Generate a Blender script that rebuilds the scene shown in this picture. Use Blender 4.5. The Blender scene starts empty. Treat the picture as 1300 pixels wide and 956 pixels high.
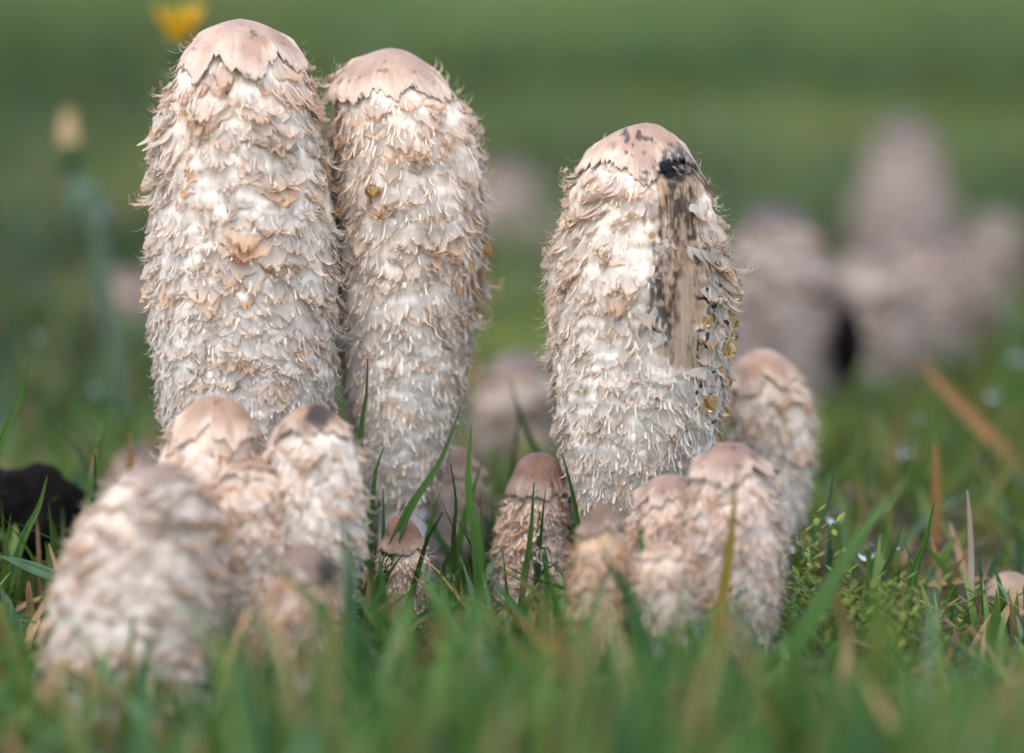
import bpy, math
import numpy as np
from mathutils import Matrix, Vector

# ------------------------------------------------------------------ camera
scene = bpy.context.scene
COL = scene.collection
CM = 0.01                       # everything below is measured in centimetres
FPX = 3611.0                    # focal length in photograph pixels (100 mm lens, 36 mm sensor, 1300 px)
CAM_Y, CAM_H, PITCH = -72.0, 17.4, math.radians(8.8)
cam_d = bpy.data.cameras.new('camera')
cam = bpy.data.objects.new('camera', cam_d)
COL.objects.link(cam)
scene.camera = cam
cam.location = (0, CAM_Y * CM, CAM_H * CM)
cam.rotation_euler = (math.radians(90) - PITCH, 0, 0)
cam_d.lens = 100; cam_d.sensor_width = 36; cam_d.sensor_fit = 'HORIZONTAL'
cam_d.clip_start = 0.01; cam_d.clip_end = 2000
cam_d.dof.use_dof = True
cam_d.dof.focus_distance = 0.713
cam_d.dof.aperture_fstop = 4.2
cam_d.dof.aperture_blades = 0

# ------------------------------------------------------------------ light: overcast daylight
SUN_EL, SUN_AZ = math.radians(66), math.radians(205)     # azimuth clockwise from +Y (away from the camera)
world = bpy.data.worlds.new('World'); scene.world = world; world.use_nodes = True
wn = world.node_tree
bg = wn.nodes['Background']
sky = wn.nodes.new('ShaderNodeTexSky'); sky.sky_type = 'NISHITA'; sky.sun_disc = False
sky.sun_elevation = SUN_EL; sky.sun_rotation = SUN_AZ
sky.air_density = 1.0; sky.dust_density = 4.0; sky.ozone_density = 1.0
wn.links.new(sky.outputs[0], bg.inputs[0]); bg.inputs[1].default_value = 0.15
sun_d = bpy.data.lights.new('sun', 'SUN'); sun = bpy.data.objects.new('sun', sun_d); COL.objects.link(sun)
sun_d.energy = 0.75; sun_d.angle = math.radians(140); sun_d.color = (1.0, 0.975, 0.94)
sd = Vector((math.sin(SUN_AZ) * math.cos(SUN_EL), math.cos(SUN_AZ) * math.cos(SUN_EL), math.sin(SUN_EL)))
sun.rotation_euler = sd.to_track_quat('Z', 'Y').to_euler()
scene.view_settings.view_transform = 'Standard'; scene.view_settings.look = 'None'
scene.view_settings.gamma = 1; scene.view_settings.use_curve_mapping = False
scene.view_settings.exposure = 1.15
scene.render.engine = 'CYCLES'
scene.cycles.use_denoising = True
try:
    scene.cycles.denoiser = 'OPENIMAGEDENOISE'
except Exception:
    pass
scene.cycles.max_bounces = 6; scene.cycles.diffuse_bounces = 3; scene.cycles.glossy_bounces = 2; scene.cycles.transmission_bounces = 6; scene.cycles.transparent_max_bounces = 4
scene.cycles.caustics_reflective = False; scene.cycles.caustics_refractive = True
scene.cycles.use_adaptive_sampling = True; scene.cycles.adaptive_threshold = 0.02
scene.cycles.sample_clamp_indirect = 4

SP, CP = math.sin(PITCH), math.cos(PITCH)
def at(px, py, y):
    """the point (cm) seen at a photograph pixel, standing at distance row y"""
    k = (478.0 - py) / FPX
    D = y - CAM_Y                                  # v = D*SP + h*CP ; depth = D*CP - h*SP ; v = k*depth
    h = D * (k * CP - SP) / (CP + k * SP)
    depth = D * CP - h * SP
    return np.array([(px - 650.0) / FPX * depth, y, CAM_H + h])
def px_per_cm(y, z=5.0):
    return FPX / ((y - CAM_Y) * CP - (z - CAM_H) * SP)
def project(P):
    D = P[..., 1] - CAM_Y; h = P[..., 2] - CAM_H
    depth = D * CP - h * SP; v = D * SP + h * CP
    return 650 + FPX * P[..., 0] / depth, 478 - FPX * v / depth

# ------------------------------------------------------------------ numpy helpers
def _hash(i, j, k, s):
    n = (i * 374761393 + j * 668265263 + k * 2147483647 + s * 1274126177) & 0xFFFFFFFF
    n = ((n ^ (n >> 13)) * 1274126177) & 0xFFFFFFFF
    n = ((n ^ (n >> 16)) * 2246822519) & 0xFFFFFFFF
    return ((n ^ (n >> 15)) & 0xFFFFFF) / float(0xFFFFFF)
def vnoise(x, y, z, seed=0):
    x, y, z = np.broadcast_arrays(np.asarray(x, float), np.asarray(y, float), np.asarray(z, float))
    i, j, k = (np.floor(a).astype(np.int64) for a in (x, y, z))
    f, g, h = x - i, y - j, z - k
    f, g, h = (a * a * (3 - 2 * a) for a in (f, g, h))
    r = 0
    for a in (0, 1):
        for b in (0, 1):
            for c in (0, 1):
                w = (f if a else 1 - f) * (g if b else 1 - g) * (h if c else 1 - h)
                r = r + w * _hash(i + a, j + b, k + c, seed)
    return r
def fbm(x, y, z, seed=0, octs=3):
    r, amp, tot = 0, 1.0, 0
    for o in range(octs):
        r = r + amp * vnoise(x * 2 ** o, y * 2 ** o, z * 2 ** o, seed + o * 17); tot += amp; amp *= .5
    return r / tot
def sstep(a, b, x):
    t = np.clip((x - a) / (b - a), 0, 1); return t * t * (3 - 2 * t)
def lerp(a, b, t):
    return np.asarray(a) * (1 - t) + np.asarray(b) * t

class MB:
    """collects vertices and quads (cm); build() links ONE mesh object"""
    def __init__(s): s.v, s.f, s.uv, s.c, s.n = [], [], [], [], 0
    def add(s, v, f, uv=None, col=None):
        v = np.asarray(v, float).reshape(-1, 3); f = np.asarray(f, np.int64).reshape(-1, 4)
        s.v.append(v); s.f.append(f + s.n)
        s.uv.append(np.zeros((len(v), 2)) if uv is None else np.asarray(uv, float).reshape(-1, 2))
        c = np.ones((len(v), 3)) if col is None else np.broadcast_to(np.asarray(col, float), (len(v), 3))
        s.c.append(c); s.n += len(v)
    def mesh(s, name, mat=None):
        v = np.concatenate(s.v) * CM; f = np.concatenate(s.f); uv = np.concatenate(s.uv); c = np.concatenate(s.c)
        me = bpy.data.meshes.new(name)
        me.vertices.add(len(v)); me.vertices.foreach_set('co', v.astype(np.float32).ravel())
        tri = f[:, 2] == f[:, 3]
        cnt = np.where(tri, 3, 4)
        loops = f[np.arange(4)[None, :] < cnt[:, None]]
        starts = np.concatenate([[0], np.cumsum(cnt)[:-1]])
        me.loops.add(len(loops)); me.loops.foreach_set('vertex_index', loops.astype(np.int32))
        me.polygons.add(len(f)); me.polygons.foreach_set('loop_start', starts.astype(np.int32))
        me.polygons.foreach_set('use_smooth', np.ones(len(f), bool))
        u = me.uv_layers.new(name='UVMap'); u.data.foreach_set('uv', uv[loops].astype(np.float32).ravel())
        a = me.attributes.new('Col', 'FLOAT_COLOR', 'POINT')
        a.data.foreach_set('color', np.concatenate([c, np.ones((len(c), 1))], 1).astype(np.float32).ravel())
        me.update(calc_edges=True); me.validate()
        if mat: me.materials.append(mat)
        return me
    def build(s, name, mat, parent=None):
        return link(name, s.mesh(name, mat), parent)
def link(name, data, parent=None):
    o = bpy.data.objects.new(name, data); COL.objects.link(o)
    if parent is not None: o.parent = parent
    return o
def empty(name, loc):
    o = link(name, None); o.empty_display_size = .01; o.location = [a * CM for a in loc]; return o
def tag(o, label=None, cat=None, group=None, kind=None):
    for k, v in (('label', label), ('category', cat), ('group', group), ('kind', kind)):
        if v: o[k] = v
    return o
def grid_faces(nr, nc, wrap=False):
    r = np.arange(nr - 1)[:, None]; c = np.arange(nc if wrap else nc - 1)[None, :]; c2 = (c + 1) % nc
    return np.stack([r * nc + c, r * nc + c2, (r + 1) * nc + c2, (r + 1) * nc + c], -1).reshape(-1, 4)
def catmull(pts, n):
    p = np.asarray(pts, float)
    p = np.vstack([2 * p[0] - p[1], p, 2 * p[-1] - p[-2]])
    out = []
    for i in range(1, len(p) - 2):
        t = np.linspace(0, 1, 24, endpoint=False)[:, None]
        a, b, c, d = p[i - 1], p[i], p[i + 1], p[i + 2]
        out.append(.5 * (2 * b + (c - a) * t + (2 * a - 5 * b + 4 * c - d) * t ** 2 + (3 * b - a - 3 * c + d) * t ** 3))
    q = np.vstack(out + [p[-2:-1]])
    s = np.concatenate([[0], np.cumsum(np.linalg.norm(np.diff(q, axis=0), axis=1))])
    ss = np.linspace(0, s[-1], n)
    return np.stack([np.interp(ss, s, q[:, k]) for k in range(q.shape[1])], 1), s[-1]

# ------------------------------------------------------------------ materials
def new_mat(name):
    m = bpy.data.materials.new(name); m.use_nodes = True
    nt = m.node_tree; return m, nt, nt.nodes['Principled BSDF'], nt.nodes['Material Output']
def node(nt, typ, **kw):
    n = nt.nodes.new(typ)
    for k, v in kw.items(): setattr(n, k, v)
    return n
def mix(nt, a, b, fac, blend='MIX'):
    m = node(nt, 'ShaderNodeMix', data_type='RGBA', blend_type=blend)
    for sock, val in ((m.inputs['Factor'], fac), (m.inputs[6], a), (m.inputs[7], b)):
        if hasattr(val, 'type') and hasattr(val, 'links'): nt.links.new(val, sock)
        else: sock.default_value = val if not isinstance(val, tuple) else (*val, 1)
    return m.outputs[2]
def col_source(nt, with_object):
    a = node(nt, 'ShaderNodeAttribute', attribute_name='Col'); c = a.outputs['Color']
    if with_object:
        oi = node(nt, 'ShaderNodeObjectInfo'); tint_ = oi.outputs['Color']
        if with_object == 'tip':
            sp = node(nt, 'ShaderNodeSeparateXYZ'); nt.links.new(node(nt, 'ShaderNodeUVMap').outputs[0], sp.inputs[0])
            mr = node(nt, 'ShaderNodeMapRange'); mr.inputs[1].default_value = .05; mr.inputs[2].default_value = .85; mr.inputs[3].default_value = .3; mr.inputs[4].default_value = 1.0
            nt.links.new(sp.outputs[1], mr.inputs[0])
            tint_ = mix(nt, (1, 1, 1), tint_, mr.outputs[0])
        c = mix(nt, c, tint_, 1.0, 'MULTIPLY')
    return c
def uv_noise(nt, sx, sy, detail=3, rough=.6, scale=1.0):
    uv = node(nt, 'ShaderNodeUVMap'); mp = node(nt, 'ShaderNodeMapping')
    mp.inputs['Scale'].default_value = (sx, sy, 1)
    oi = node(nt, 'ShaderNodeObjectInfo')
    mul = node(nt, 'ShaderNodeMath', operation='MULTIPLY'); mul.inputs[1].default_value = 37.0
    nt.links.new(oi.outputs['Random'], mul.inputs[0])
    n = node(nt, 'ShaderNodeTexNoise', noise_dimensions='4D')
    n.inputs['Scale'].default_value = scale; n.inputs['Detail'].default_value = detail; n.inputs['Roughness'].default_value = rough
    nt.links.new(uv.outputs[0], mp.inputs[0]); nt.links.new(mp.outputs[0], n.inputs['Vector']); nt.links.new(mul.outputs[0], n.inputs['W'])
    return n.outputs['Fac']
def ramp(nt, fac, stops):
    r = node(nt, 'ShaderNodeValToRGB'); e = r.color_ramp.elements
    while len(e) < len(stops): e.new(.5)
    for el, (p, c) in zip(e, stops): el.position = p; el.color = (*c, 1) if isinstance(c, tuple) else (c, c, c, 1)
    nt.links.new(fac, r.inputs[0]); return r.outputs[0]
def bump(nt, bsdf, height, dist, strength=1.0):
    b = node(nt, 'ShaderNodeBump'); b.inputs['Distance'].default_value = dist; b.inputs['Strength'].default_value = strength
    nt.links.new(height, b.inputs['Height']); nt.links.new(b.outputs[0], bsdf.inputs['Normal']); return b

def shag_material(name, sx, sy, sss, trans, tip=True):
    m, nt, b, out = new_mat(name)
    c = col_source(nt, tip)
    f = uv_noise(nt, sx, sy)
    c = mix(nt, c, ramp(nt, f, [(.3, (.84, .79, .74)), (.62, (1.05, 1.05, 1.05))]), 1.0, 'MULTIPLY')
    nt.links.new(c, b.inputs['Base Color'])
    b.inputs['Roughness'].default_value = .6
    b.inputs['Specular IOR Level'].default_value = .25
    if sss:
        b.inputs['Subsurface Weight'].default_value = sss
        b.inputs['Subsurface Radius'].default_value = (1, .75, .6); b.inputs['Subsurface Scale'].default_value = .0012
    bump(nt, b, f, .00035, .9)
    if trans:
        t = node(nt, 'ShaderNodeBsdfTranslucent'); nt.links.new(c, t.inputs[0])
        mx = node(nt, 'ShaderNodeMixShader'); mx.inputs[0].default_value = trans
        nt.links.new(b.outputs[0], mx.inputs[1]); nt.links.new(t.outputs[0], mx.inputs[2]); nt.links.new(mx.outputs[0], out.inputs[0])
    return m
M = {}
M['scale'] = shag_material('mushroom_scale', 11, .9, 0, .5, 'tip')
M['coat'] = shag_material('mushroom_coat', 11, .9, 0, .5)
M['flesh'] = shag_material('mushroom_flesh', 1, 1, .25, 0)
M['hair'] = shag_material('mushroom_fibre', 1, 1, 0, .35)

m, nt, b, out = new_mat('mushroom_skin')            # the smooth skullcap
c = col_source(nt, True)
tc = node(nt, 'ShaderNodeTexCoord')
n1 = node(nt, 'ShaderNodeTexNoise'); n1.inputs['Scale'].default_value = 130; n1.inputs['Detail'].default_value = 6
nt.links.new(tc.outputs['Object'], n1.inputs['Vector'])
n2 = node(nt, 'ShaderNodeTexNoise'); n2.inputs['Scale'].default_value = 900; n2.inputs['Detail'].default_value = 4
nt.links.new(tc.outputs['Object'], n2.inputs['Vector'])
c = mix(nt, c, ramp(nt, n1.outputs['Fac'], [(.3, (.8, .76, .74)), (.65, (1.08, 1.06, 1.05))]), 1.0, 'MULTIPLY')
nt.links.new(c, b.inputs['Base Color'])
b.inputs['Roughness'].default_value = .36; b.inputs['Specular IOR Level'].default_value = .5
b.inputs['Subsurface Weight'].default_value = .2; b.inputs['Subsurface Radius'].default_value = (1, .7, .5); b.inputs['Subsurface Scale'].default_value = .001
fs = uv_noise(nt, 16, 2.2, 5, .65)
c = mix(nt, c, ramp(nt, fs, [(.28, (.80, .76, .72)), (.5, (1.0, 1.0, 1.0)), (.72, (1.12, 1.12, 1.12))]), 1.0, 'MULTIPLY')
nt.links.new(c, b.inputs['Base Color'])
add = node(nt, 'ShaderNodeMath', operation='ADD'); nt.links.new(fs, add.inputs[0]); nt.links.new(n2.outputs['Fac'], add.inputs[1])
bump(nt, b, add.outputs[0], .0006, .8)
M['skin'] = m

def drop_material(name, colr):
    m, nt, b, out = new_mat(name)
    b.inputs['Base Color'].default_value = (*colr, 1); b.inputs['Roughness'].default_value = .02
    b.inputs['Transmission Weight'].default_value = 1; b.inputs['IOR'].default_value = 1.34
    return m
M['dew'] = drop_material('dew_water', (1, 1, 1))
M['amber'] = drop_material('amber_water', (1.0, .76, .40))

def leaf_material(name, trans=.3, rough=.42, sx=7, sy=.6):
    m, nt, b, out = new_mat(name)
    c = col_source(nt, True)
    f = uv_noise(nt, sx, sy, 2)
    c = mix(nt, c, ramp(nt, f, [(.3, .78), (.7, 1.15)]), 1.0, 'MULTIPLY')
    nt.links.new(c, b.inputs['Base Color'])
    b.inputs['Roughness'].default_value = rough; b.inputs['Specular IOR Level'].default_value = .4
    t = node(nt, 'ShaderNodeBsdfTranslucent'); nt.links.new(c, t.inputs[0])
    mx = node(nt, 'ShaderNodeMixShader'); mx.inputs[0].default_value = trans
    nt.links.new(b.outputs[0], mx.inputs[1]); nt.links.new(t.outputs[0], mx.inputs[2]); nt.links.new(mx.outputs[0], out.inputs[0])
    bump(nt, b, f, .0002, .5)
    return m
M['grass'] = leaf_material('grass_leaf')
M['straw'] = leaf_material('dry_straw', .1, .7, 9, .8)
M['petal'] = leaf_material('flower_petal', .35, .6)
M['stem'] = leaf_material('flower_stem', .1, .5)
m, nt, b, out = new_mat('rough_black')  # rough near-black, shared by both black lumps
n = node(nt, 'ShaderNodeTexNoise'); n.inputs['Scale'].default_value = 220; n.inputs['Detail'].default_value = 5
nt.links.new(ramp(nt, n.outputs['Fac'], [(.35, (.004, .0035, .004)), (.75, (.018, .014, .014))]), b.inputs['Base Color'])
b.inputs['Roughness'].default_value = .9; b.inputs['Specular IOR Level'].default_value = .1; bump(nt, b, n.outputs['Fac'], .001)
M['black'] = m
m, nt, b, out = new_mat('wet_ink'); b.inputs['Base Color'].default_value = (.006, .007, .010, 1); b.inputs['Roughness'].default_value = .3
n = node(nt, 'ShaderNodeTexNoise'); n.inputs['Scale'].default_value = 900; bump(nt, b, n.outputs['Fac'], .0006)
M['ink'] = m

m, nt, b, out = new_mat('meadow_soil')
tc = node(nt, 'ShaderNodeTexCoord')
def gnoise(s, d=4):
    n = node(nt, 'ShaderNodeTexNoise'); n.inputs['Scale'].default_value = s; n.inputs['Detail'].default_value = d
    nt.links.new(tc.outputs['Object'], n.inputs['Vector']); return n.outputs['Fac']
near = ramp(nt, gnoise(60), [(.3, (.022, .020, .012)), (.5, (.035, .042, .016)), (.7, (.075, .060, .035))])
far = ramp(nt, gnoise(.9, 5), [(.3, (.070, .112, .034)), (.5, (.105, .150, .050)), (.72, (.15, .18, .075))])
sep = node(nt, 'ShaderNodeSeparateXYZ'); nt.links.new(tc.outputs['Object'], sep.inputs[0])
mr = node(nt, 'ShaderNodeMapRange'); mr.inputs[1].default_value = 0.5; mr.inputs[2].default_value = 2.6
nt.links.new(sep.outputs[1], mr.inputs[0])
nt.links.new(mix(nt, near, far, mr.outputs[0]), b.inputs['Base Color'])
b.inputs['Roughness'].default_value = .9; bump(nt, b, gnoise(140), .004)
M['soil'] = m

# ------------------------------------------------------------------ the ground
rng = np.random.default_rng(7)
def ground_z(x, y):
    f = np.clip((np.abs(y) - 30) / 100, 0, 1)
    return (fbm(x / 9, y / 9, 0 * x, 3) - .5) * 1.0 + (fbm(x / 60, y / 60, 0 * x, 5) - .5) * 4 * f
gx = np.concatenate([-np.geomspace(90000, 40, 26), np.linspace(-38, 38, 77), np.geomspace(40, 90000, 26)])
gy = np.concatenate([-np.geomspace(60000, 80, 14), np.linspace(-78, 60, 139), np.geomspace(62, 120000, 44)])
GX, GY = np.meshgrid(gx, gy)
GZ = np.where((np.abs(GX) < 400) & (GY < 900) & (GY > -300), ground_z(GX, GY), 0)
g = MB(); g.add(np.stack([GX, GY, GZ], -1), grid_faces(len(gy), len(gx)))
tag(g.build('ground', M['soil']), kind='structure')

# ------------------------------------------------------------------ scales: one mesh per variant, shared by the pieces
TAN = np.array([.72, .55, .40]); WHITE = np.array([.86, .85, .83])
def scale_variant(kind, rg):
    P = dict(long=dict(jag=.30, tap=.08, phi=(-.05, .8, 3.5), cup=.03, fray=.10),
             flap=dict(jag=.28, tap=.16, phi=(-.03, 1.5, 3.2), cup=.05, fray=.12),
             curl=dict(jag=.40, tap=.35, phi=(.0, 3.0, 2.6), cup=.05, fray=.22),
             tooth=dict(jag=.45, tap=.35, phi=(.0, .65, 2.2), cup=.05, fray=.16))[kind]
    p0, p1, pk = P['phi']; p1 *= rg.uniform(.6, 1.35)
    fine = np.linspace(0, 1, 101); bend = rg.normal(0, .10); twist = rg.normal(0, .35)
    def spine(ln, tt):
        phi = p0 + p1 * (1 + rg.normal(0, .16)) * fine ** pk
        Y = np.concatenate([[0], np.cumsum(np.cos(phi[:-1]))]) / 100 * ln; Z = np.concatenate([[0], np.cumsum(np.sin(phi[:-1]))]) / 100 * ln
        return np.interp(tt, fine, Y), np.interp(tt, fine, Z)
    def tone_(tt):
        e = np.clip(tt ** 2.6 * (.6 + .6 * rg.random()), 0, 1)[:, None] * .55
        return WHITE * (1 - e) + TAN * e
    if kind in ('long', 'flap'):                     # a torn sheet with a frayed hem
        nc, nr = 11, 6; c = np.linspace(-1, 1, nc); tt = np.array([0, .35, .6, .78, .9, 1.0])
        env = 1 - .35 * vnoise(c * 2.2, rg.random() * 99, 0, 3) - .38 * np.abs(c) ** 2.5
        ln = env * (1 - P['jag'] * rg.random(nc) * np.where(np.arange(nc) % 2, 1, .2))
        lat = np.cumsum(rg.normal(0, P['fray'], nc)); lat -= lat.mean()
        V = np.zeros((nr, nc, 3)); UV = np.zeros((nr, nc, 2)); C = np.zeros((nr, nc, 3))
        wid = (.66 + .40 * np.sin(np.pi * np.minimum(tt * 1.05, 1))) * (1 - P['tap'] * tt ** 1.6)
        for i in range(nc):
            Y, Z = spine(ln[i], tt)
            V[:, i, 0] = c[i] * .5 * wid + bend * tt ** 2 + .22 * lat[i] * tt ** 2.5; V[:, i, 1] = Y
            V[:, i, 2] = Z - P['cup'] * c[i] ** 2 * (1 - .5 * tt) + twist * .08 * c[i] * tt + rg.normal(0, .02, nr) * tt - .03 + .025 * (i % 2) * tt
            UV[:, i] = np.stack([np.full(nr, (c[i] + 1) / 2), tt * ln[i]], -1); C[:, i] = tone_(tt)
        return V.reshape(-1, 3), grid_faces(nr, nc), UV.reshape(-1, 2), C.reshape(-1, 3)
    ns, nr = 6, 5; tt = np.linspace(0, 1, nr); Vs, Fs, Us, Cs = [], [], [], []          # a tuft of strands joined at the root
    for i in range(ns):
        c = -1 + 2 * (i + .5) / ns + rg.normal(0, .06); ln = 1 - P['jag'] * rg.random() - .25 * c * c
        Y, Z = spine(ln, tt); lat = rg.normal(0, P['fray']) + .25 * bend
        hw = .5 / ns * 1.6 * (1 - .88 * tt ** 1.7)
        x = c * .5 * (.8 + .25 * np.sin(np.pi * tt) - P['tap'] * .6 * tt) + lat * tt ** 2; z = Z - P['cup'] * c * c + rg.uniform(-.015, .03) * (1 + tt) - .02
        Vs.append(np.stack([np.stack([x - hw, Y, z - .02], -1), np.stack([x + hw, Y, z], -1)], 1).reshape(-1, 3)); Fs.append(grid_faces(nr, 2) + i * nr * 2)
        Us.append(np.stack([np.stack([c / 2 + .5 - hw, tt * ln], -1), np.stack([c / 2 + .5 + hw, tt * ln], -1)], 1).reshape(-1, 2)); Cs.append(np.repeat(tone_(tt), 2, axis=0))
    return np.concatenate(Vs), np.concatenate(Fs), np.concatenate(Us), np.concatenate(Cs)
KINDS = ['long', 'flap', 'curl', 'tooth']
rv = np.random.default_rng(11)
VAR = {k: [scale_variant(k, rv) for _ in range(10)] for k in KINDS}
VMESH = {}
for k in KINDS:
    for q, (V, F, UV, C) in enumerate(VAR[k]):
        mb = MB(); mb.add(V, F, UV, C); VMESH[k, q] = mb.mesh('scale_' + k, M['scale'])

# ------------------------------------------------------------------ mushrooms
class Shape:
    """a cap of revolution round a leaning axis, given by photograph silhouette rows (py, centre px, half width px)"""
    def __init__(s, rows, y, seed, shrink=0.0, wob=.025):
        pts = []
        for k, (py, cx, hw) in enumerate(rows):
            a = at(cx, py, y); r = hw / px_per_cm(y, a[2])
            pts.append((max(r - (shrink if k else 0), 0), a[2], a[0]))
        s.y, s.seed, s.wob = y, seed, wob
        s.base = np.array([pts[-1][2], y, 0.0])
        q, s.L = catmull(pts, 400); q[:, 0] = np.maximum(q[:, 0], 0)
        s.q = q; s.z_top, s.z_bot = q[0, 1], q[-1, 1]
    def pos(s, f, th, off=0.0):
        """f: arc fraction from apex, th: azimuth (camera at -90 deg)"""
        f, th = np.broadcast_arrays(np.asarray(f, float), np.asarray(th, float))
        u = np.clip(f, 0, 1) * 399
        i = np.minimum(u.astype(int), 398); w = u - i
        r, z, x = (s.q[i, k] * (1 - w) + s.q[i + 1, k] * w for k in range(3))
        r = r * (1 + s.wob * 2 * (fbm(np.cos(th) * 1.3, np.sin(th) * 1.3, z / 2.2, s.seed) - .5)) + off
        return np.stack([x + r * np.cos(th), s.y + r * np.sin(th), z], -1)
    def frame(s, f, th):
        P = s.pos(f, th); e = 2e-3
        Dn = s.pos(np.minimum(np.asarray(f) + 6e-3, 1), th) - s.pos(np.maximum(np.asarray(f) - 6e-3, .001), th)
        T = s.pos(f, np.asarray(th) + .01) - s.pos(f, np.asarray(th) - .01)
        nrm = lambda a: a / np.maximum(np.linalg.norm(a, axis=-1, keepdims=True), 1e-9)
        Dn, T = nrm(Dn), nrm(T); X = -T; N = nrm(np.cross(X, Dn)); Dn = np.cross(N, X)
        return P, X, Dn, N
    def f_of_z(s, z):
        return float(np.interp(-z, -s.q[:, 1], np.linspace(0, 1, 400)))

SKIN = np.array([.60, .40, .285])
OCHRE = np.array([.98, .74, .50])
def build_mushroom(name, rows, y, seed, label, cat='mushroom', group=None, skull=.10, edge=None, lobes=6, nscale=120, sw=.62, sl=.85,
                   tint=(1, .99, .97), skin=SKIN, res=(110, 96), shrink=.17, hairs=900, teeth=True, bare=None, stain=None,
                   curl=.22, ochre=.08, lift=1.0, pink=0.0, dense=1.0, rag=1.0, big_curls=0):
    rg = np.random.default_rng(seed)
    S = Shape(rows, y, seed, shrink)
    gz = float(ground_z(np.array([S.base[0]]), np.array([float(y)]))[0])
    root = empty(name, (S.base[0], y, gz)); org = np.array([S.base[0], y, gz])
    tag(root, label, cat, group)
    tint = np.array(tint, float)
    def tone(P, f, pieces=False):        # natural colour of the flesh: pinkish tan above, whiter below, ochre blotches
        n = fbm(P[..., 0] / 1.6, P[..., 1] / 1.6, P[..., 2] / 1.6, seed + 40)
        k = np.clip(1.05 - 1.5 * f, 0, .8) + pink + 1.2 * np.clip(n - .55, 0, 1)
        c = lerp(np.ones(3), np.array([.96, .84, .72]), np.clip(k * .85, 0, 1)[..., None])
        c = c * tint
        if stain is not None:
            m_ = stain(P, pieces)[..., None]; c = c * (1 - m_) + c * (np.array([.06, .042, .04]) if pieces else np.array([.022, .016, .016])) * m_
        return c
    # body
    nr, nt_ = res
    f = np.linspace(0, 1, nr)[:, None]; th = np.linspace(0, 2 * np.pi, nt_, endpoint=False)[None, :]
    P0 = S.pos(f, th)
    row = np.sin((f * S.L / .42 + 1.3 * fbm(np.cos(th) * 3, np.sin(th) * 3, f * 6, seed + 3)) * 2 * np.pi)
    off = .018 * row * sstep(.05, .2, f) + .16 * (fbm(P0[..., 0] * 2.4, P0[..., 1] * 2.4, P0[..., 2] * 2.0, seed + 9) - .5)
    off = off + .05 * (vnoise(th * 34 / 6.283 * 3 + 0 * f, f * S.L * .8, 0, seed + 8) - .5)
    off = (off + .02) * sstep(skull * 1.05, skull * 1.6, f) - .02; off = off * (1 if bare is None else 1 - .92 * bare(P0))
    P = S.pos(f, th, off)
    mb = MB()
    circ = max(S.q[:, 0].max() * 2 * np.pi, 1)
    C = WHITE * tone(P0, f + 0 * th)
    if bare is not None: C = C * lerp(np.ones(3), np.array([.62, .49, .38]), bare(P0)[..., None] * (.78 + .3 * vnoise(th * 46, f * 14, 0, 4))[..., None])
    mb.add(P - org, grid_faces(nr, nt_, True), np.stack([th * circ / 6.283 * 9 + 0 * f, f * S.L * 1.1 + 0 * th], -1), C.reshape(-1, 3))
    mb.build('cap', M['flesh'], root)
    # stipe
    rs = max(.32 * S.q[:, 0].max(), .3); zb = S.z_bot + .4
    if S.z_bot > -.3:
        zz = np.linspace(zb, gz - .5, 8)[:, None]; rr = rs * (1 + .25 * ((zb - zz) / max(zb, 1)) ** 2)
        q = np.stack([S.q[-1, 2] + rr * np.cos(th[:, ::4]) * (1 + .05 * rg.random(len(th[0, ::4]))), y + rr * np.sin(th[:, ::4]), zz + 0 * th[:, ::4]], -1)
        mb = MB(); mb.add(q - org, grid_faces(8, q.shape[1], True), np.stack([th[:, ::4] * 8 + 0 * zz, zz + 0 * th[:, ::4]], -1), WHITE * .85)
        mb.build('stipe', M['flesh'], root)
    # skullcap
    n_t = 260 if nt_ > 100 else 90
    th2 = np.linspace(0, 2 * np.pi, n_t, endpoint=False)
    ed = np.zeros(n_t)
    cuts = np.sort(rg.random(lobes)) * 2 * np.pi
    d = np.min(np.abs((th2[:, None] - cuts[None, :] + np.pi) % (2 * np.pi) - np.pi), axis=1)
    ed = skull * (1.0 + rag * (.42 * np.minimum(d / (np.pi / lobes), 1) ** .6 - .28))
    if edge:                                     # the torn rim as the photograph shows it on the camera's side
        ex, ef = [], []
        for (px, py) in edge:
            a = at(px, py, y); ff = S.f_of_z(a[2]); cx = np.interp(ff, np.linspace(0, 1, 400), S.q[:, 2]); r = np.interp(ff, np.linspace(0, 1, 400), S.q[:, 0])
            ex.append(-math.acos(np.clip((a[0] - cx) / max(r, .05), -1, 1)))
            zf = a[2] - 0.0; ef.append(ff)
        o_ = np.argsort(ex); ex, ef = np.array(ex)[o_], np.array(ef)[o_]
        thw = (th2 + np.pi) % (2 * np.pi) - np.pi
        front = (thw >= ex[0]) & (thw <= ex[-1])
        ed = np.where(front, np.interp(thw, ex, ef), ed)
    ed = ed + skull * rag * (.20 * (vnoise(th2 * 9, 0, 0, seed) - .5) +   .11 * (vnoise(th2 * 40, 0, 0, seed + 4) - .5) + .12 * (vnoise(th2 * 23, 0, 0, seed + 1) - .5))
    ed = np.maximum(ed, .02)
    nk = 36; t = np.linspace(0, 1, nk)[:, None]
    lipv = .25 + 2.6 * np.clip(vnoise(th2 * 2.2, 1, 0, seed) - .42, 0, 1) + .9 * vnoise(th2 * 7, 3, 0, seed)
    fo = ed[None, :] * t
    offo = .02 + .09 * lift * lipv[None, :] * sstep(.62, 1, t) + .03 * (fbm(np.cos(th2)[None] * 3 * t, np.sin(th2)[None] * 3 * t, 0, seed + 2) - .5)
    Po = S.pos(fo, th2[None, :], offo * np.minimum(1, t * 6)); Po[..., 2] += .03
    Pi = S.pos(fo[::-1][:6], th2[None, :], (offo - .02)[::-1][:6])
    PP = np.concatenate([Po, Pi])
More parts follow.
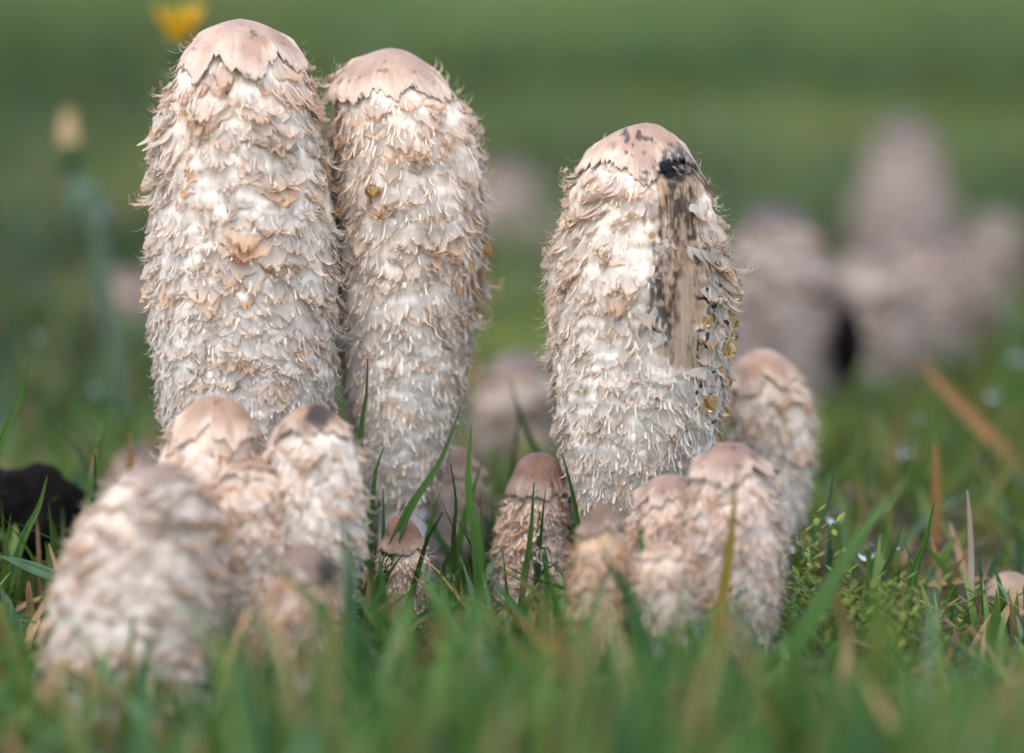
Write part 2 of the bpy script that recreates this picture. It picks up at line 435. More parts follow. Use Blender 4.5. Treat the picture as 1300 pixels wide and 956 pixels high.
    tt = np.concatenate([t, t[::-1][:6]])
    nn = fbm(PP[..., 0] * 1.1, PP[..., 1] * 1.1, PP[..., 2] * 1.1, seed + 60)
    kk = np.clip(sstep(.6, 1, tt) * .9 + (nn - .47) * 1.3, 0, .9)[..., None]
    C = lerp(skin * .66, np.array([.66, .54, .44]) * min((float(np.mean(skin)) / .43) ** .85, 1.0), kk)
    dk = (sstep(.70, .76, fbm(PP[..., 0] * 4, PP[..., 1] * 4, PP[..., 2] * 4, seed + 71)) * .7)[..., None]
    C = C * (1 - dk) + np.array([.05, .03, .026]) * dk
    if stain is not None:
        m_ = stain(PP)[..., None]; C = C * (1 - m_) + np.array([.008, .008, .010]) * m_
    mb = MB(); mb.add(PP - org, grid_faces(len(PP), n_t, True), np.stack([th2[None] * 3 + 0 * tt, tt + 0 * th2[None]], -1), C.reshape(-1, 3))
    mb.build('cap_crown', M['skin'], root)
    # scales in jittered tiers
    items = []
    f0 = ed.min() * .85; s = f0 * S.L
    while s < S.L * .985:
        ff = s / S.L; k = (ff - f0) / (1 - f0)
        w = sw * np.interp(k, [0, .15, .45, .75, 1], [.95, 1.1, 1.0, .55, .36]); l = sl * np.interp(k, [0, .12, .4, .75, 1], [1.0, 1.0, .85, .5, .36])
        r = max(np.interp(ff, np.linspace(0, 1, 400), S.q[:, 0]), .1)
        n = max(int(2 * np.pi * r / (w * .62) * dense), 4)
        ph = rg.random() * 6.28
        for j in range(n):
            th_ = ph + 2 * np.pi * (j + rg.normal(0, .28)) / n
            f_ = np.clip(ff + rg.normal(0, .5) * l * .6 / S.L, .01, .985)
            if f_ < np.interp(th_ % (2 * np.pi), th2, ed, period=2 * np.pi) - .008: continue
            items.append((f_, th_, w * rg.uniform(.6, 1.4), l * rg.uniform(.7, 1.3), k, 0))
        s += l * .47
    for _ in range(big_curls // 2):                   # long loose curls that stand off the outline
        th_ = (0 if rg.random() < .5 else np.pi) - abs(rg.normal(.15, .35)); items.append((rg.uniform(skull * 1.15, .62), th_, rg.uniform(.22, .45), rg.uniform(.7, 1.1), .3, 1))
    it = np.array(items); Pp, X, D, N = S.frame(it[:, 0], it[:, 1])
    view = Pp - np.array([0, CAM_Y, CAM_H]); view /= np.linalg.norm(view, axis=1, keepdims=True)
    facing = -np.sum(view * N, 1)
    if bare is not None:
        keep = rg.random(len(it)) > np.maximum(np.maximum(bare(Pp), bare(Pp + D * .7)), 1.3 * np.maximum(stain(Pp, True), stain(Pp + D * .5 + X * -.25, True))); it, Pp, X, D, N, facing = (a[keep] for a in (it, Pp, X, D, N, facing))
    size = it[:, 2] * it[:, 3] * np.where(facing > -.12, 1, 0.0)
    order = np.argsort(-size); single = set(order[:nscale].tolist()); single = {i for i in single if size[i] > 0}
    tn = tone(Pp, it[:, 0], True); tn = tn if bare is None else tn * lerp(np.ones(3), np.array([.75, .64, .55]), bare(Pp + D * .4)[:, None]); cl = fbm(Pp[:, 0] / 1.0, Pp[:, 1] / 1.0, Pp[:, 2] / .8, seed + 90, 2)
    rest = MB()
    for i in range(len(it)):
        k = it[i, 4]; w, l = it[i, 2], it[i, 3]
        rr = rg.random()
        if k < .14: kind = 'long' if rr < .6 else 'flap'
        elif k < .66: kind = 'curl' if rr < curl else ('flap' if rr < .8 else 'tooth')
        else: kind = 'tooth' if rr < .72 else ('curl' if rr < .72 + curl * .5 else 'flap')
        if it[i, 5]: kind = 'curl'
        q = int(rg.integers(10))
        rot = rg.normal(0, .22); cr, sr = math.cos(rot), math.sin(rot)
        lf = (rg.uniform(.2, .7) if it[i, 5] else rg.normal(.03, .06)) + .5 * max(cl[i] - .6, 0) * lift
        gs = np.interp(cl[i], [.25, .5, .75], [.75, 1.0, 1.45]); w *= gs; l *= gs ** .7
        x, d_, n_ = X[i] * cr + D[i] * sr, D[i] * cr - X[i] * sr, N[i]
        d2 = d_ * math.cos(lf) + n_ * math.sin(lf); n2 = n_ * math.cos(lf) - d_ * math.sin(lf)
        c = tn[i] * rg.uniform(.92, 1.05)
        near = max(0, 1 - (it[i, 0] - np.interp(it[i, 1] % (2 * np.pi), th2, ed, period=2 * np.pi)) / .06)
        if near > 0: c = c * lerp(np.ones(3), np.array([.86, .66, .52]), min(near, 1) * rg.uniform(.3, 1))
        if rg.random() < ochre * (3.5 if cl[i] > .62 else .5): c = c * lerp(np.ones(3), OCHRE, rg.uniform(.4, 1.0)); w *= 1.2; l *= 1.1
        p = Pp[i] + N[i] * .02
        if i in single:
            o = link('scale', VMESH[kind, q], root)
            o.matrix_local = Matrix(((x[0] * w, d2[0] * l, n2[0] * l, (p[0] - org[0]) * CM), (x[1] * w, d2[1] * l, n2[1] * l, (p[1] - org[1]) * CM),
                                     (x[2] * w, d2[2] * l, n2[2] * l, (p[2] - org[2]) * CM), (0, 0, 0, 1)))
            o.color = (*c, 1)
        else:
            V, F, UV, Cc = VAR[kind][q]
            rest.add(V[:, :1] * x * w + V[:, 1:2] * d2 * l + V[:, 2:] * n2 * l + p - org, F, UV + rg.random(2) * 20, Cc * (1 + (c - 1) * np.clip(.3 + .7 * (UV[:, 1:] - .05) / .8, .3, 1)))
    if rest.n: tag(rest.build('shaggy_coat', M['coat'], root), kind='stuff')
    # loose curling fibres
    if hairs:
        n = hairs
        f_ = f0 + (1 - f0) * rg.random(n) ** 1.15 * .98; t_ = rg.random(n) * 2 * np.pi
        keep = f_ > np.interp(t_, th2, ed, period=2 * np.pi) + .01; f_, t_ = f_[keep], t_[keep]; n = len(f_)
        P, X, D, N = S.frame(f_, t_)
        if bare is not None:
            keep = rg.random(n) > bare(P) * 1.0; P, X, D, N, f_ = (a[keep] for a in (P, X, D, N, f_)); n = len(P)
        L = sl * rg.uniform(.35, .95, n) * np.interp(f_, [0, .5, 1], [1, .8, .45]); W = rg.uniform(.014, .034, n)
        p0 = rg.uniform(.0, .7, n); p1 = rg.uniform(.4, 3.6, n) ; lat = rg.normal(0, .9, n)
        ns = 7; pts = []; pos = P + N * (.05 + .10 * rg.random(n))[:, None]
        for a in range(ns):
            pts.append(pos)
            tt = a / (ns - 1); phi = p0 + p1 * tt; la = lat * tt
            pos = pos + (D * (np.cos(phi) * np.cos(la))[:, None] + N * (np.sin(phi) * np.cos(la) * .85)[:, None] + X * np.sin(la)[:, None]) * (L / (ns - 1))[:, None]
        pts = np.stack(pts, 1); tap = np.array([1, 1, .95, .85, .7, .5, .15])
        A = pts - X[:, None] * (W[:, None] * tap)[..., None]; B = pts + X[:, None] * (W[:, None] * tap)[..., None]
        V = np.stack([A, B], 2)                          # n, ns, 2, 3
        F = (grid_faces(ns, 2)[None] + (np.arange(n) * ns * 2)[:, None, None])
        cc = tone(P, f_, True)[:, None, None, :] * (WHITE * (1 - .5 * (np.linspace(0, 1, ns) ** 1.5)[:, None]) + TAN * .5 * (np.linspace(0, 1, ns) ** 1.5)[:, None])[None, :, None, :] * np.ones((1, 1, 2, 1))
        mb = MB(); mb.add(V - org, F, None, cc.reshape(-1, 3))
        tag(mb.build('loose_fibres', M['hair'], root), kind='stuff')
    return root, S, org

def sphere_mesh(name, mat, n=10, m_=14, squash=1.0):
    a = np.linspace(0, np.pi, n)[:, None]; t = np.linspace(0, 2 * np.pi, m_, endpoint=False)[None, :]
    mb = MB(); mb.add(np.stack([np.sin(a) * np.cos(t), np.sin(a) * np.sin(t), np.cos(a) * squash + 0 * t], -1), grid_faces(n, m_, True)[:, ::-1]); return mb.mesh(name, mat)
DROP = {'amber': sphere_mesh('amber_drop', M['amber'], squash=1.12), 'dew': sphere_mesh('dewdrop', M['dew'], squash=1.08)}
def put_drops(root, S, org, spots, kind='amber', sink=.62):
    for (px, py, rpx) in spots:
        a = at(px, py, S.y); f = S.f_of_z(a[2]); i = f * 399; cx, r = np.interp(i, np.arange(400), S.q[:, 2]), np.interp(i, np.arange(400), S.q[:, 0])
        th = -math.acos(np.clip((a[0] - cx) / max(r, .1), -.995, .995))
        P, X, D, N = (v[0] for v in S.frame(np.array([f]), np.array([th])))
        rad = .82 * rpx / px_per_cm(S.y)
        P = P + N * (.10 + rad * (1 - sink))
        o = link('amber_drop' if kind == 'amber' else 'dewdrop', DROP[kind], root)
        o.location = (P - org) * CM; o.scale = [rad * (.85 + .3 * ((px * 7 + py * 3) % 10) / 10), rad, rad * (.85 + .35 * ((px * 3 + py) % 10) / 10)]

# --- the three tall ones in focus
A_rows = [(25, 305, 0), (30, 305, 30), (42, 305, 55), (62, 306, 74), (85, 307, 86), (115, 306, 98), (150, 304, 108), (200, 305, 115), (260, 309, 121),
          (330, 311, 125), (400, 312, 126), (450, 313, 123), (500, 315, 118), (545, 317, 110), (590, 320, 98), (640, 322, 78), (670, 322, 50)]
A_edge = [(221, 78), (232, 82), (246, 84), (262, 98), (276, 84), (288, 62), (300, 78), (318, 92), (336, 98), (348, 80), (356, 70), (370, 84), (384, 92), (389, 84)]
A, SA, oA = build_mushroom('shaggy_mushroom', A_rows, 0.3, 101, 'tallest white shaggy mushroom with tan crown, left of the touching pair', group='tall mushrooms in focus',
    skull=.085, edge=A_edge, nscale=300, sw=.74, sl=.84, dense=.95, res=(230, 260), hairs=1300, big_curls=34, ochre=.07)
put_drops(A, SA, oA, [(425, 268, 6), (247, 140, 6)], 'amber')
put_drops(A, SA, oA, [(196, 152, 5)], 'dew')
B_rows = [(62, 496, 0), (66, 496, 26), (76, 494, 47), (92, 493, 66), (112, 496, 80), (140, 506, 90), (180, 514, 97), (230, 519, 101), (290, 520, 101), (350, 519, 98),
          (410, 517, 93), (460, 515, 87), (510, 514, 79), (555, 514, 68), (595, 513, 56), (630, 512, 43), (652, 512, 30)]
B_edge = [(417, 122), (428, 130), (440, 126), (452, 126), (463, 127), (476, 114), (486, 104), (494, 120), (506, 122), (516, 118), (520, 108), (530, 114), (545, 120), (560, 126), (572, 122), (576, 114)]
B, SB, oB = build_mushroom('shaggy_mushroom', B_rows, 1.6, 202, 'tall cream shaggy mushroom leaning against the tallest one, narrowing downward', group='tall mushrooms in focus',
    skull=.095, edge=B_edge, nscale=300, sw=.72, sl=.88, dense=.95, res=(230, 240), hairs=1700, big_curls=34, ochre=.09, pink=.10)
put_drops(B, SB, oB, [(482, 235, 11), (612, 312, 13), (604, 395, 8), (606, 345, 7), (592, 330, 6)], 'amber')
C_rows = [(157, 820, 0), (161, 820, 26), (172, 814, 46), (192, 811, 66), (222, 811, 84), (262, 814, 99), (300, 812, 110), (345, 812, 121), (400, 813, 123), (450, 813, 120),
          (500, 812, 115), (550, 809, 107), (600, 804, 94), (640, 799, 78), (675, 793, 58), (700, 790, 40)]
C_edge = [(727, 222), (740, 216), (758, 208), (776, 198), (784, 208), (797, 216), (812, 222), (823, 226), (830, 214), (842, 206), (856, 204), (872, 206), (884, 216), (893, 226), (900, 240)]
def seg_mask(px, py, pts, w0, w1):
    best = np.full(np.shape(px), 9e9)
    for (x0, y0), (x1, y1) in zip(pts[:-1], pts[1:]):
        t = np.clip(((px - x0) * (x1 - x0) + (py - y0) * (y1 - y0)) / ((x1 - x0) ** 2 + (y1 - y0) ** 2), 0, 1)
        best = np.minimum(best, np.hypot(px - x0 - t * (x1 - x0), py - y0 - t * (y1 - y0)))
    return 1 - sstep(w0, w1, best)
yC = 0.0
def loc_px(P):                      # coordinates across the front of the right-hand mushroom, in photograph pixels at its own distance
    k = px_per_cm(yC, 8.0); c = at(812, 400, yC)
    return 812 + (P[..., 0] - c[0]) * k, 400 - (P[..., 2] - c[2]) * k * CP, P[..., 1] < yC + .6
def C_bare(P):
    x, y, fr = loc_px(P)
    xx = x + 34 * (fbm(x / 22, y / 16, 0, 12) - .5) + 16 * (vnoise(x / 7, y / 9, 0, 14) - .5)
    return np.clip(seg_mask(xx, y, [(855, 240), (858, 330), (866, 430)], 20, 36) * 1.05, 0, 1) * fr
def C_stain(P, pieces=False):
    x, y, fr = loc_px(P)
    str_ = vnoise(x / 3.2, y / 26, 0, 5) * .6 + vnoise(x / 1.3, y / 40, 0, 9) * .4
    n = fbm(x / 13, y / 22, 0, 77)
    a = seg_mask(x + 10 * (vnoise(y / 14, 0, 0, 6) - .5), y, [(862, 208), (850, 255), (842, 300), (834, 350), (832, 405)], 13, 30) * .97
    a = np.maximum(a, .95 * seg_mask(x, y, [(858, 215), (864, 250), (866, 290)], 10, 28))
    b_ = seg_mask(x, y, [(860, 230), (876, 290), (890, 350), (902, 400)], 4, 20) * .75
    c_ = seg_mask(x, y, [(885, 380), (886, 480)], 1, 14) * .5
    big = np.maximum(np.maximum(a, b_), c_) * sstep(.28, .62, .5 * str_ + .5 * n + .12)
    blk = seg_mask(x, y, [(842, 206), (858, 212), (880, 206)], 9, 26) * sstep(.3, .55, fbm(x / 5, y / 5, 0, 43)) * (0 if pieces else 1)
    pits = sstep(.73, .79, vnoise(x / 5.5, y / 5.5, 0, 31)) * seg_mask(x, y, [(905, 330), (905, 430), (895, 540)], 20, 42)
    spots = sstep(.60, .68, fbm(x / 8, y / 8, 0, 55)) * seg_mask(x, y, [(800, 180), (812, 205), (850, 180)], 14, 34) * .8
    soft = .32 * seg_mask(x, y, [(850, 250), (858, 420), (880, 470)], 16, 46)
    speck = sstep(.36, .62, fbm(x / 4.0, y / 7.0, 0, 41, 3) * .7 + .3 * str_); big = big * (.45 + .55 * speck)
    grit = sstep(.52, .70, fbm(x / 2.6, y / 13, 0, 47)) * seg_mask(x, y, [(855, 230), (862, 440)], 24, 40) * (.15 if pieces else .6)
    big = np.maximum(big, grit)
    if pieces: big = .9 * np.maximum(np.maximum(a, b_), seg_mask(x, y, [(846, 225), (838, 270), (826, 330), (822, 400)], 10, 26)) * sstep(.25, .6, fbm(x / 12, y / 12, 0, 79))
    return np.clip(np.maximum(np.maximum(big * .95, blk), np.maximum(np.maximum(pits * (0 if pieces else 1), spots), soft * (.6 + .6 * n))), 0, .97) * fr
C, SC, oC = build_mushroom('shaggy_mushroom', C_rows, yC, 303, 'tall shaggy mushroom standing alone with black inky streak and amber drops down its right side', group='tall mushrooms in focus',
    skull=.105, edge=C_edge, nscale=300, sw=.70, sl=.88, dense=.95, res=(330, 400), hairs=1900, big_curls=34, ochre=.06, bare=C_bare, stain=C_stain, tint=(.98, .97, .94), pink=.06, lift=.7)
put_drops(C, SC, oC, [(922, 402, 9), (914, 436, 11), (890, 497, 12), (930, 375, 8), (902, 330, 6), (921, 352, 7), (888, 395, 7), (905, 460, 6), (916, 478, 6), (918, 520, 7),
    (908, 555, 8), (797, 268, 5), (822, 291, 5), (926, 425, 5), (830, 338, 3), (906, 404, 4)], 'amber')

# a black clot of ink on the torn rim
ck = at(858, 210, yC); fk = SC.f_of_z(ck[2]); Pk, Xk, Dk, Nk = (v[0] for v in SC.frame(np.array([fk]), np.array([-math.acos(.52)])))
a = np.linspace(0, np.pi, 14)[:, None]; t = np.linspace(0, 2 * np.pi, 24, endpoint=False)[None, :]
dd = np.stack([np.sin(a) * np.cos(t), np.sin(a) * np.sin(t), np.cos(a) + 0 * t], -1)
kk = 1 + 1.5 * (fbm(dd[..., 0] * 2.2, dd[..., 1] * 2.2, dd[..., 2] * 2.2, 8) - .5)
mb = MB(); mb.add((dd * kk[..., None]) @ np.stack([Xk * .30, Dk * .20, Nk * .08]) + Pk + Nk * .05 - oC, grid_faces(14, 24, True)[:, ::-1]); mb.build('ink_clot', M['ink'], C)

# --- smaller ones around them
def spot_stain(y, spots):
    def f(P, pieces=False):
        px, py = project(P); fr = P[..., 1] < y + .8; r = 0
        for (cx, cy, w, s_) in spots:
            r = np.maximum(r, s_ * (1 - sstep(w * .45, w, np.hypot(px - cx, py - cy) + w * .7 * (fbm(px / 9, py / 9, 0, 3) - .5))))
        return r * fr
    return f
PINK = (.93, .88, .87)
def small(rows, y, seed, label, **kw):
    kw = dict(dict(nscale=90, res=(90, 90), hairs=700, skull=.22, sw=.55, sl=.7, group='smaller mushrooms of the clump'), **kw)
    return build_mushroom('shaggy_mushroom', rows, y, seed, label, **kw)
D_ = small([(444, 968, 0), (449, 968, 24), (465, 968, 42), (495, 975, 54), (540, 980, 57), (590, 982, 54), (640, 982, 46), (685, 982, 34)], 4.5, 401,
    'pale rounded mushroom just behind the ink-streaked one, on its right', skull=.24, sw=.75, sl=.8, pink=.15)
E_ = small([(563, 928, 0), (567, 928, 26), (582, 928, 44), (605, 930, 56), (640, 930, 66), (680, 930, 70), (730, 928, 70), (780, 928, 64), (830, 928, 52)], -5.2, 402,
    'pinkish mushroom with smooth brown flared crown, a yellow blade before it', skull=.20, tint=PINK, pink=.2, lift=1.8, sw=.75, sl=.85, skin=np.array([.42, .27, .22]))
F_ = small([(604, 850, 0), (608, 850, 26), (622, 850, 42), (650, 850, 54), (690, 852, 58), (740, 854, 54), (800, 854, 42)], -4.6, 403,
    'small pinkish mushroom pressed against the flared brown-crowned one, under the inky one', skull=.25, tint=PINK, pink=.4, skin=np.array([.42, .27, .22]), nscale=60)
F2 = small([(690, 838, 0), (694, 838, 22), (710, 840, 34), (745, 843, 40), (790, 846, 40), (840, 848, 30)], -7.2, 404,
    'pale pink little mushroom lowest in front of the right-hand group', skull=.16, tint=PINK, pink=.35, nscale=50)
F3 = small([(640, 768, 0), (644, 768, 18), (662, 766, 30), (700, 762, 37), (750, 760, 40), (800, 760, 38), (840, 760, 30)], -6.6, 405,
    'brownish tattered little mushroom below the inky one, half hidden by grass', skull=.20, tint=(.80, .68, .55), pink=.5, nscale=50, skin=np.array([.30, .20, .14]))
G_ = small([(576, 684, 0), (579, 684, 20), (590, 684, 34), (610, 684, 42), (632, 683, 44), (650, 680, 45), (690, 675, 49), (740, 672, 52), (790, 670, 46)], 0.2, 406,
    'small mushroom with glossy brown dome in the gap between the tall ones', skull=.29, tint=(.88, .80, .78), pink=.2, skin=np.array([.34, .20, .15]), sw=.42, sl=.5, nscale=140, hairs=1100, res=(120, 130), lift=1.2, rag=.3)
H_ = small([(568, 578, 0), (572, 578, 20), (588, 578, 32), (615, 577, 40), (660, 574, 44), (700, 572, 42), (750, 572, 32)], 4.0, 407,
    'pale pink mushroom behind the long diagonal grass blade, right of the narrowing one', tint=PINK, pink=.25)
I_ = small([(655, 508, 0), (658, 508, 17), (670, 510, 27), (690, 512, 33), (720, 514, 35), (760, 514, 34), (800, 514, 26)], -2.2, 408,
    'tiny mushroom with smooth reddish-brown cap at the foot of the narrowing one', skull=.34, tint=(.92, .82, .78), pink=.3, skin=np.array([.40, .23, .17]), nscale=40, sw=.42, sl=.5, rag=.3)
J1 = small([(504, 272, 0), (508, 272, 28), (524, 272, 48), (550, 268, 62), (590, 264, 70), (640, 262, 74), (700, 262, 74), (770, 262, 66), (830, 262, 50)], -4.3, 409,
    'mushroom with bare pinkish-brown crown directly before the foot of the tallest one', skull=.20, pink=.3, tint=(.99, .95, .93), lift=1.0, sw=.7, sl=.8)
J2 = small([(514, 396, 0), (518, 396, 24), (534, 396, 44), (560, 397, 60), (600, 398, 68), (650, 398, 71), (700, 397, 70), (750, 396, 62), (820, 396, 46)], -5.0, 410,
    'white woolly mushroom with dark spot on its brown crown, blurred in front', skull=.18, sw=.7, sl=.75, lift=1.0, stain=spot_stain(-5, [(405, 526, 24, .9), (385, 545, 16, .5), (360, 550, 12, .5)]), nscale=110, dense=.9)
J3 = small([(590, 208, 0), (594, 206, 30), (612, 202, 58), (645, 196, 84), (690, 188, 104), (740, 180, 116), (800, 174, 122), (860, 172, 126), (930, 172, 126), (1010, 172, 110)], -8.0, 411,
    'largest blurred white mushroom at the front left, leaning inward', skull=.09, sw=.68, sl=.72, nscale=170, res=(110, 130), lift=.9, tint=(.84, .82, .81), pink=.12, ochre=.12, skin=np.array([.40, .28, .23]), dense=1.0, stain=spot_stain(-8, [(215, 632, 46, .35), (170, 640, 30, .25), (255, 640, 22, .3)]))
J4 = small([(690, 388, 0), (693, 388, 20), (706, 388, 34), (730, 388, 42), (760, 388, 44), (800, 388, 40), (840, 388, 30)], -9.0, 412,
    'small brown blurred mushroom with a black patch, low before the woolly one', skull=.30, tint=(.85, .72, .64), pink=.4, skin=np.array([.30, .19, .15]), nscale=40, stain=spot_stain(-9, [(418, 730, 24, .95), (385, 728, 12, .7)]))
J5 = small([(585, 322, 0), (590, 322, 26), (606, 320, 44), (650, 318, 60), (700, 316, 66), (760, 316, 66), (830, 316, 56)], -5.6, 413,
    'pale lump of a mushroom wedged between the front left mushrooms', skull=.12, tint=(.97, .92, .88), pink=.2, nscale=50)
N_ = small([(727, 1282, 0), (730, 1282, 20), (740, 1282, 34), (760, 1282, 44), (782, 1282, 46), (800, 1282, 40)], 0.5, 414,
    'small wet beige cap in the grass at the right edge', skull=.72, lobes=9, skin=np.array([.50, .38, .28]), nscale=10, hairs=150, sw=.35, sl=.35, lift=.3)
put_drops(N_[0], N_[1], N_[2], [(1256, 757, 5), (1270, 738, 4), (1290, 765, 4)], 'dew', .5)

# --- mushrooms out of focus behind
def backm(rows, y, seed, label, **kw):
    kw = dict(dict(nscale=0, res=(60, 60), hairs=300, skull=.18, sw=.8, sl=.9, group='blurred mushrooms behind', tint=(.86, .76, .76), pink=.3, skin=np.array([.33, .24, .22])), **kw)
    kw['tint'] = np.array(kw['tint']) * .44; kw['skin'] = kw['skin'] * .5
    return build_mushroom('shaggy_mushroom', rows, y, seed, label, **kw)
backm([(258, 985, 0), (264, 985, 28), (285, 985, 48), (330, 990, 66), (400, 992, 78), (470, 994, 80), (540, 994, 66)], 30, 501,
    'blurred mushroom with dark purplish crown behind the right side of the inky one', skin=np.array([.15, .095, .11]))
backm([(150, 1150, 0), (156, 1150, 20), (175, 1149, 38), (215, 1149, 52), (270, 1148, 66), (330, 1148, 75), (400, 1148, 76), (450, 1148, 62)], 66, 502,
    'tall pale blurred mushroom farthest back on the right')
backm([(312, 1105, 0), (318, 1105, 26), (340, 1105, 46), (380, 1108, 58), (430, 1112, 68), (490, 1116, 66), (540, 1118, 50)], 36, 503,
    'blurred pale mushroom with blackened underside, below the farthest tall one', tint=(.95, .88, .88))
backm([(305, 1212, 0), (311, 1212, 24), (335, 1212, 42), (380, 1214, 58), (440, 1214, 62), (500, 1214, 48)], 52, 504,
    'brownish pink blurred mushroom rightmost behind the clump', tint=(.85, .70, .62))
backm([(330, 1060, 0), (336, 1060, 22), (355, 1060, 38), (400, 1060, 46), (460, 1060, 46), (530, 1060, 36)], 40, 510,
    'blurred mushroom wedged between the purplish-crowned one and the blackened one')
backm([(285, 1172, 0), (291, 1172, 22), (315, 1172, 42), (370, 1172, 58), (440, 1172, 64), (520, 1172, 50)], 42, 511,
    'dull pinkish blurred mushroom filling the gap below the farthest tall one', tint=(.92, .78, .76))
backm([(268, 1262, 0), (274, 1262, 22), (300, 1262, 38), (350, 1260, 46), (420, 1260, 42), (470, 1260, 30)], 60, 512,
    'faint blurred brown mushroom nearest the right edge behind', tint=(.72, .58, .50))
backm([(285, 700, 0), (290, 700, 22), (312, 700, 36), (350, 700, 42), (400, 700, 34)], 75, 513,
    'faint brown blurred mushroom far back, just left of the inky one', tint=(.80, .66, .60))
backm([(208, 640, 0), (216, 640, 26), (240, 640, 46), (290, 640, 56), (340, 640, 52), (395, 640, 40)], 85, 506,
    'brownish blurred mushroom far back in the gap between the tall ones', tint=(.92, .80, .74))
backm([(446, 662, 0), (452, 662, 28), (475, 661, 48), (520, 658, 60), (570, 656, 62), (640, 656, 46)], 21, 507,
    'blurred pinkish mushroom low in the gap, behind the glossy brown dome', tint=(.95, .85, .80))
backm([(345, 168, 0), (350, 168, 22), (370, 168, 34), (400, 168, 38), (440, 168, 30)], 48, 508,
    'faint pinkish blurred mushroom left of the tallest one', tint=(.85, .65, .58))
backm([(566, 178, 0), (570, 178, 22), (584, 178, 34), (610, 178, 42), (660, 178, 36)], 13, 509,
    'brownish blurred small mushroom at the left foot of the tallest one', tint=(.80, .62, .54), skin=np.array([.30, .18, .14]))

# black lump at the left edge
def lump(name, px, py0, py1, hw, y, seed, label):
    p0 = at(px, py0, y); p1 = at(px, py1, y); r = hw / px_per_cm(y); h = p0[2] - p1[2]
    a = np.linspace(0, np.pi, 24)[:, None]; t = np.linspace(0, 2 * np.pi, 48, endpoint=False)[None, :]
    d = np.stack([np.sin(a) * np.cos(t), np.sin(a) * np.sin(t), np.cos(a) + 0 * t], -1)
    k = 1 + .8 * (fbm(d[..., 0] * 2, d[..., 1] * 2, d[..., 2] * 2, seed) - .5) + .07 * np.sin(t * 17 + 4 * a) * np.sin(a)
    V = d * k[..., None] * np.array([r, r * .9, h / 2])
    mb = MB(); mb.add(V, grid_faces(24, 48, True)[:, ::-1])
    o = mb.build(name, M['black'])
    o.location = ((p0[0]) * CM, y * CM, (p0[2] + p1[2]) / 2 * CM)
    tag(o, label, 'lump'); return o
lump('black_lump', 14, 596, 725, 84, 4.0, 61, 'black rounded lump sunk in the grass at the left edge')
lump('black_lump', 1076, 392, 480, 19, 28.0, 62, 'black blurred patch between the mushrooms behind on the right')  # small black rounded shape set between the back mushrooms

# ------------------------------------------------------------------ grass blades one can pick out
GREEN = np.array([.062, .150, .028])
def blade(tip, root_px, y, w_px, bend, col, label, name='grass_blade', mat='grass', cat='grass blade', y_tip=None, tipcol=None, drops=(), flat=False, down=True, seed=0):
    rg = np.random.default_rng(int(abs(tip[0] * 7 + tip[1] * 13)))
    p1 = at(tip[0], tip[1], y if y_tip is None else y_tip); p0 = at(root_px[0], root_px[1], y)
    if down and not flat:                                      # run on down to the soil
        gz = float(ground_z(np.array([p0[0]]), np.array([float(y)]))[0]) - .2
        d = p0 - p1; ext = max(0, (p0[2] - gz) / max(-d[2], .5)); ext = min(ext, 2.5)
        q = p0 + d * ext * .75; q[2] = min(q[2], gz) if ext < 2.5 else gz
        pts0 = [q, p0, lerp(p0, p1, .5) + np.array([bend, 0, abs(bend) * .3]), p1]
    else:
        pts0 = [p0, lerp(p0, p1, .5) + np.array([bend, 0, abs(bend) * .3]), p1]
    n = 16; c, L = catmull(pts0, n)
    W = w_px / px_per_cm(y) / 2
    t = np.linspace(0, 1, n); wid = W * (1 - t ** (2.6 if mat == 'grass' else 9)) * (.75 + .25 * np.sin(np.pi * t)) + .012
    tan = np.gradient(c, axis=0); tan /= np.linalg.norm(tan, axis=1, keepdims=True)
    side = np.cross(tan, np.array([0, -1, .25])); side /= np.linalg.norm(side, axis=1, keepdims=True)
    nor = np.cross(side, tan); tw = rg.uniform(-.5, .5) + rg.uniform(-.9, .9) * t
    sd_ = side * np.cos(tw)[:, None] + nor * np.sin(tw)[:, None]; nn = np.cross(sd_, tan)
    nc = 5; u = np.linspace(-1, 1, nc)
    rows_ = [c + sd_ * (wid * a)[:, None] + nn * (wid * .55 * abs(a))[:, None] for a in u]
    bk = [c + sd_ * (wid * a)[:, None] + nn * (wid * .55 * abs(a) - .018)[:, None] for a in u[::-1]]
    V = np.stack(rows_ + bk, 1)
    col = np.asarray(col, float); tc_ = col if tipcol is None else np.asarray(tipcol, float)
    k = sstep(.75, 1, t)[:, None, None]
    C = (col * (1 - k) + tc_ * k) * np.ones((1, 2 * nc, 1)) * (.7 + .5 * vnoise(t * 5, 0, 0, int(tip[0])))[:, None, None]
    org = pts0[0].copy()
    root = empty(name, org); tag(root, label, cat, 'single blades of grass' if mat == 'grass' else 'dry stalks')
    mb = MB(); mb.add(V - org, grid_faces(n, 2 * nc, True), np.stack([np.tile(np.linspace(0, 1, 2 * nc), (n, 1)), np.tile(t[:, None] * L / 2, (1, 2 * nc))], -1), C.reshape(-1, 3))
    mb.build('leaf' if mat == 'grass' else 'stalk', M[mat], root)
    for (ft, r) in drops:
        i = int(ft * (n - 1)); o = link('dewdrop', DROP['dew'], root); o.location = (c[i] + np.array([.02, -.05, 0]) - org) * CM; o.scale = [r / px_per_cm(y)] * 3
    return root
DG, BG, YG, BR = GREEN * .85, np.array([.05, .13, .055]), np.array([.15, .19, .03]), np.array([.30, .17, .06])
blade((38, 457), (0, 565), .5, 13, .12, GREEN * 1.2, 'upright green blade tip at the far left edge')
blade((60, 604), (28, 690), -.5, 12, .1, GREEN, 'green blade before the black lump')
blade((146, 515), (122, 600), 2.5, 13, -.1, GREEN, 'broad upright blade right of the black lump')
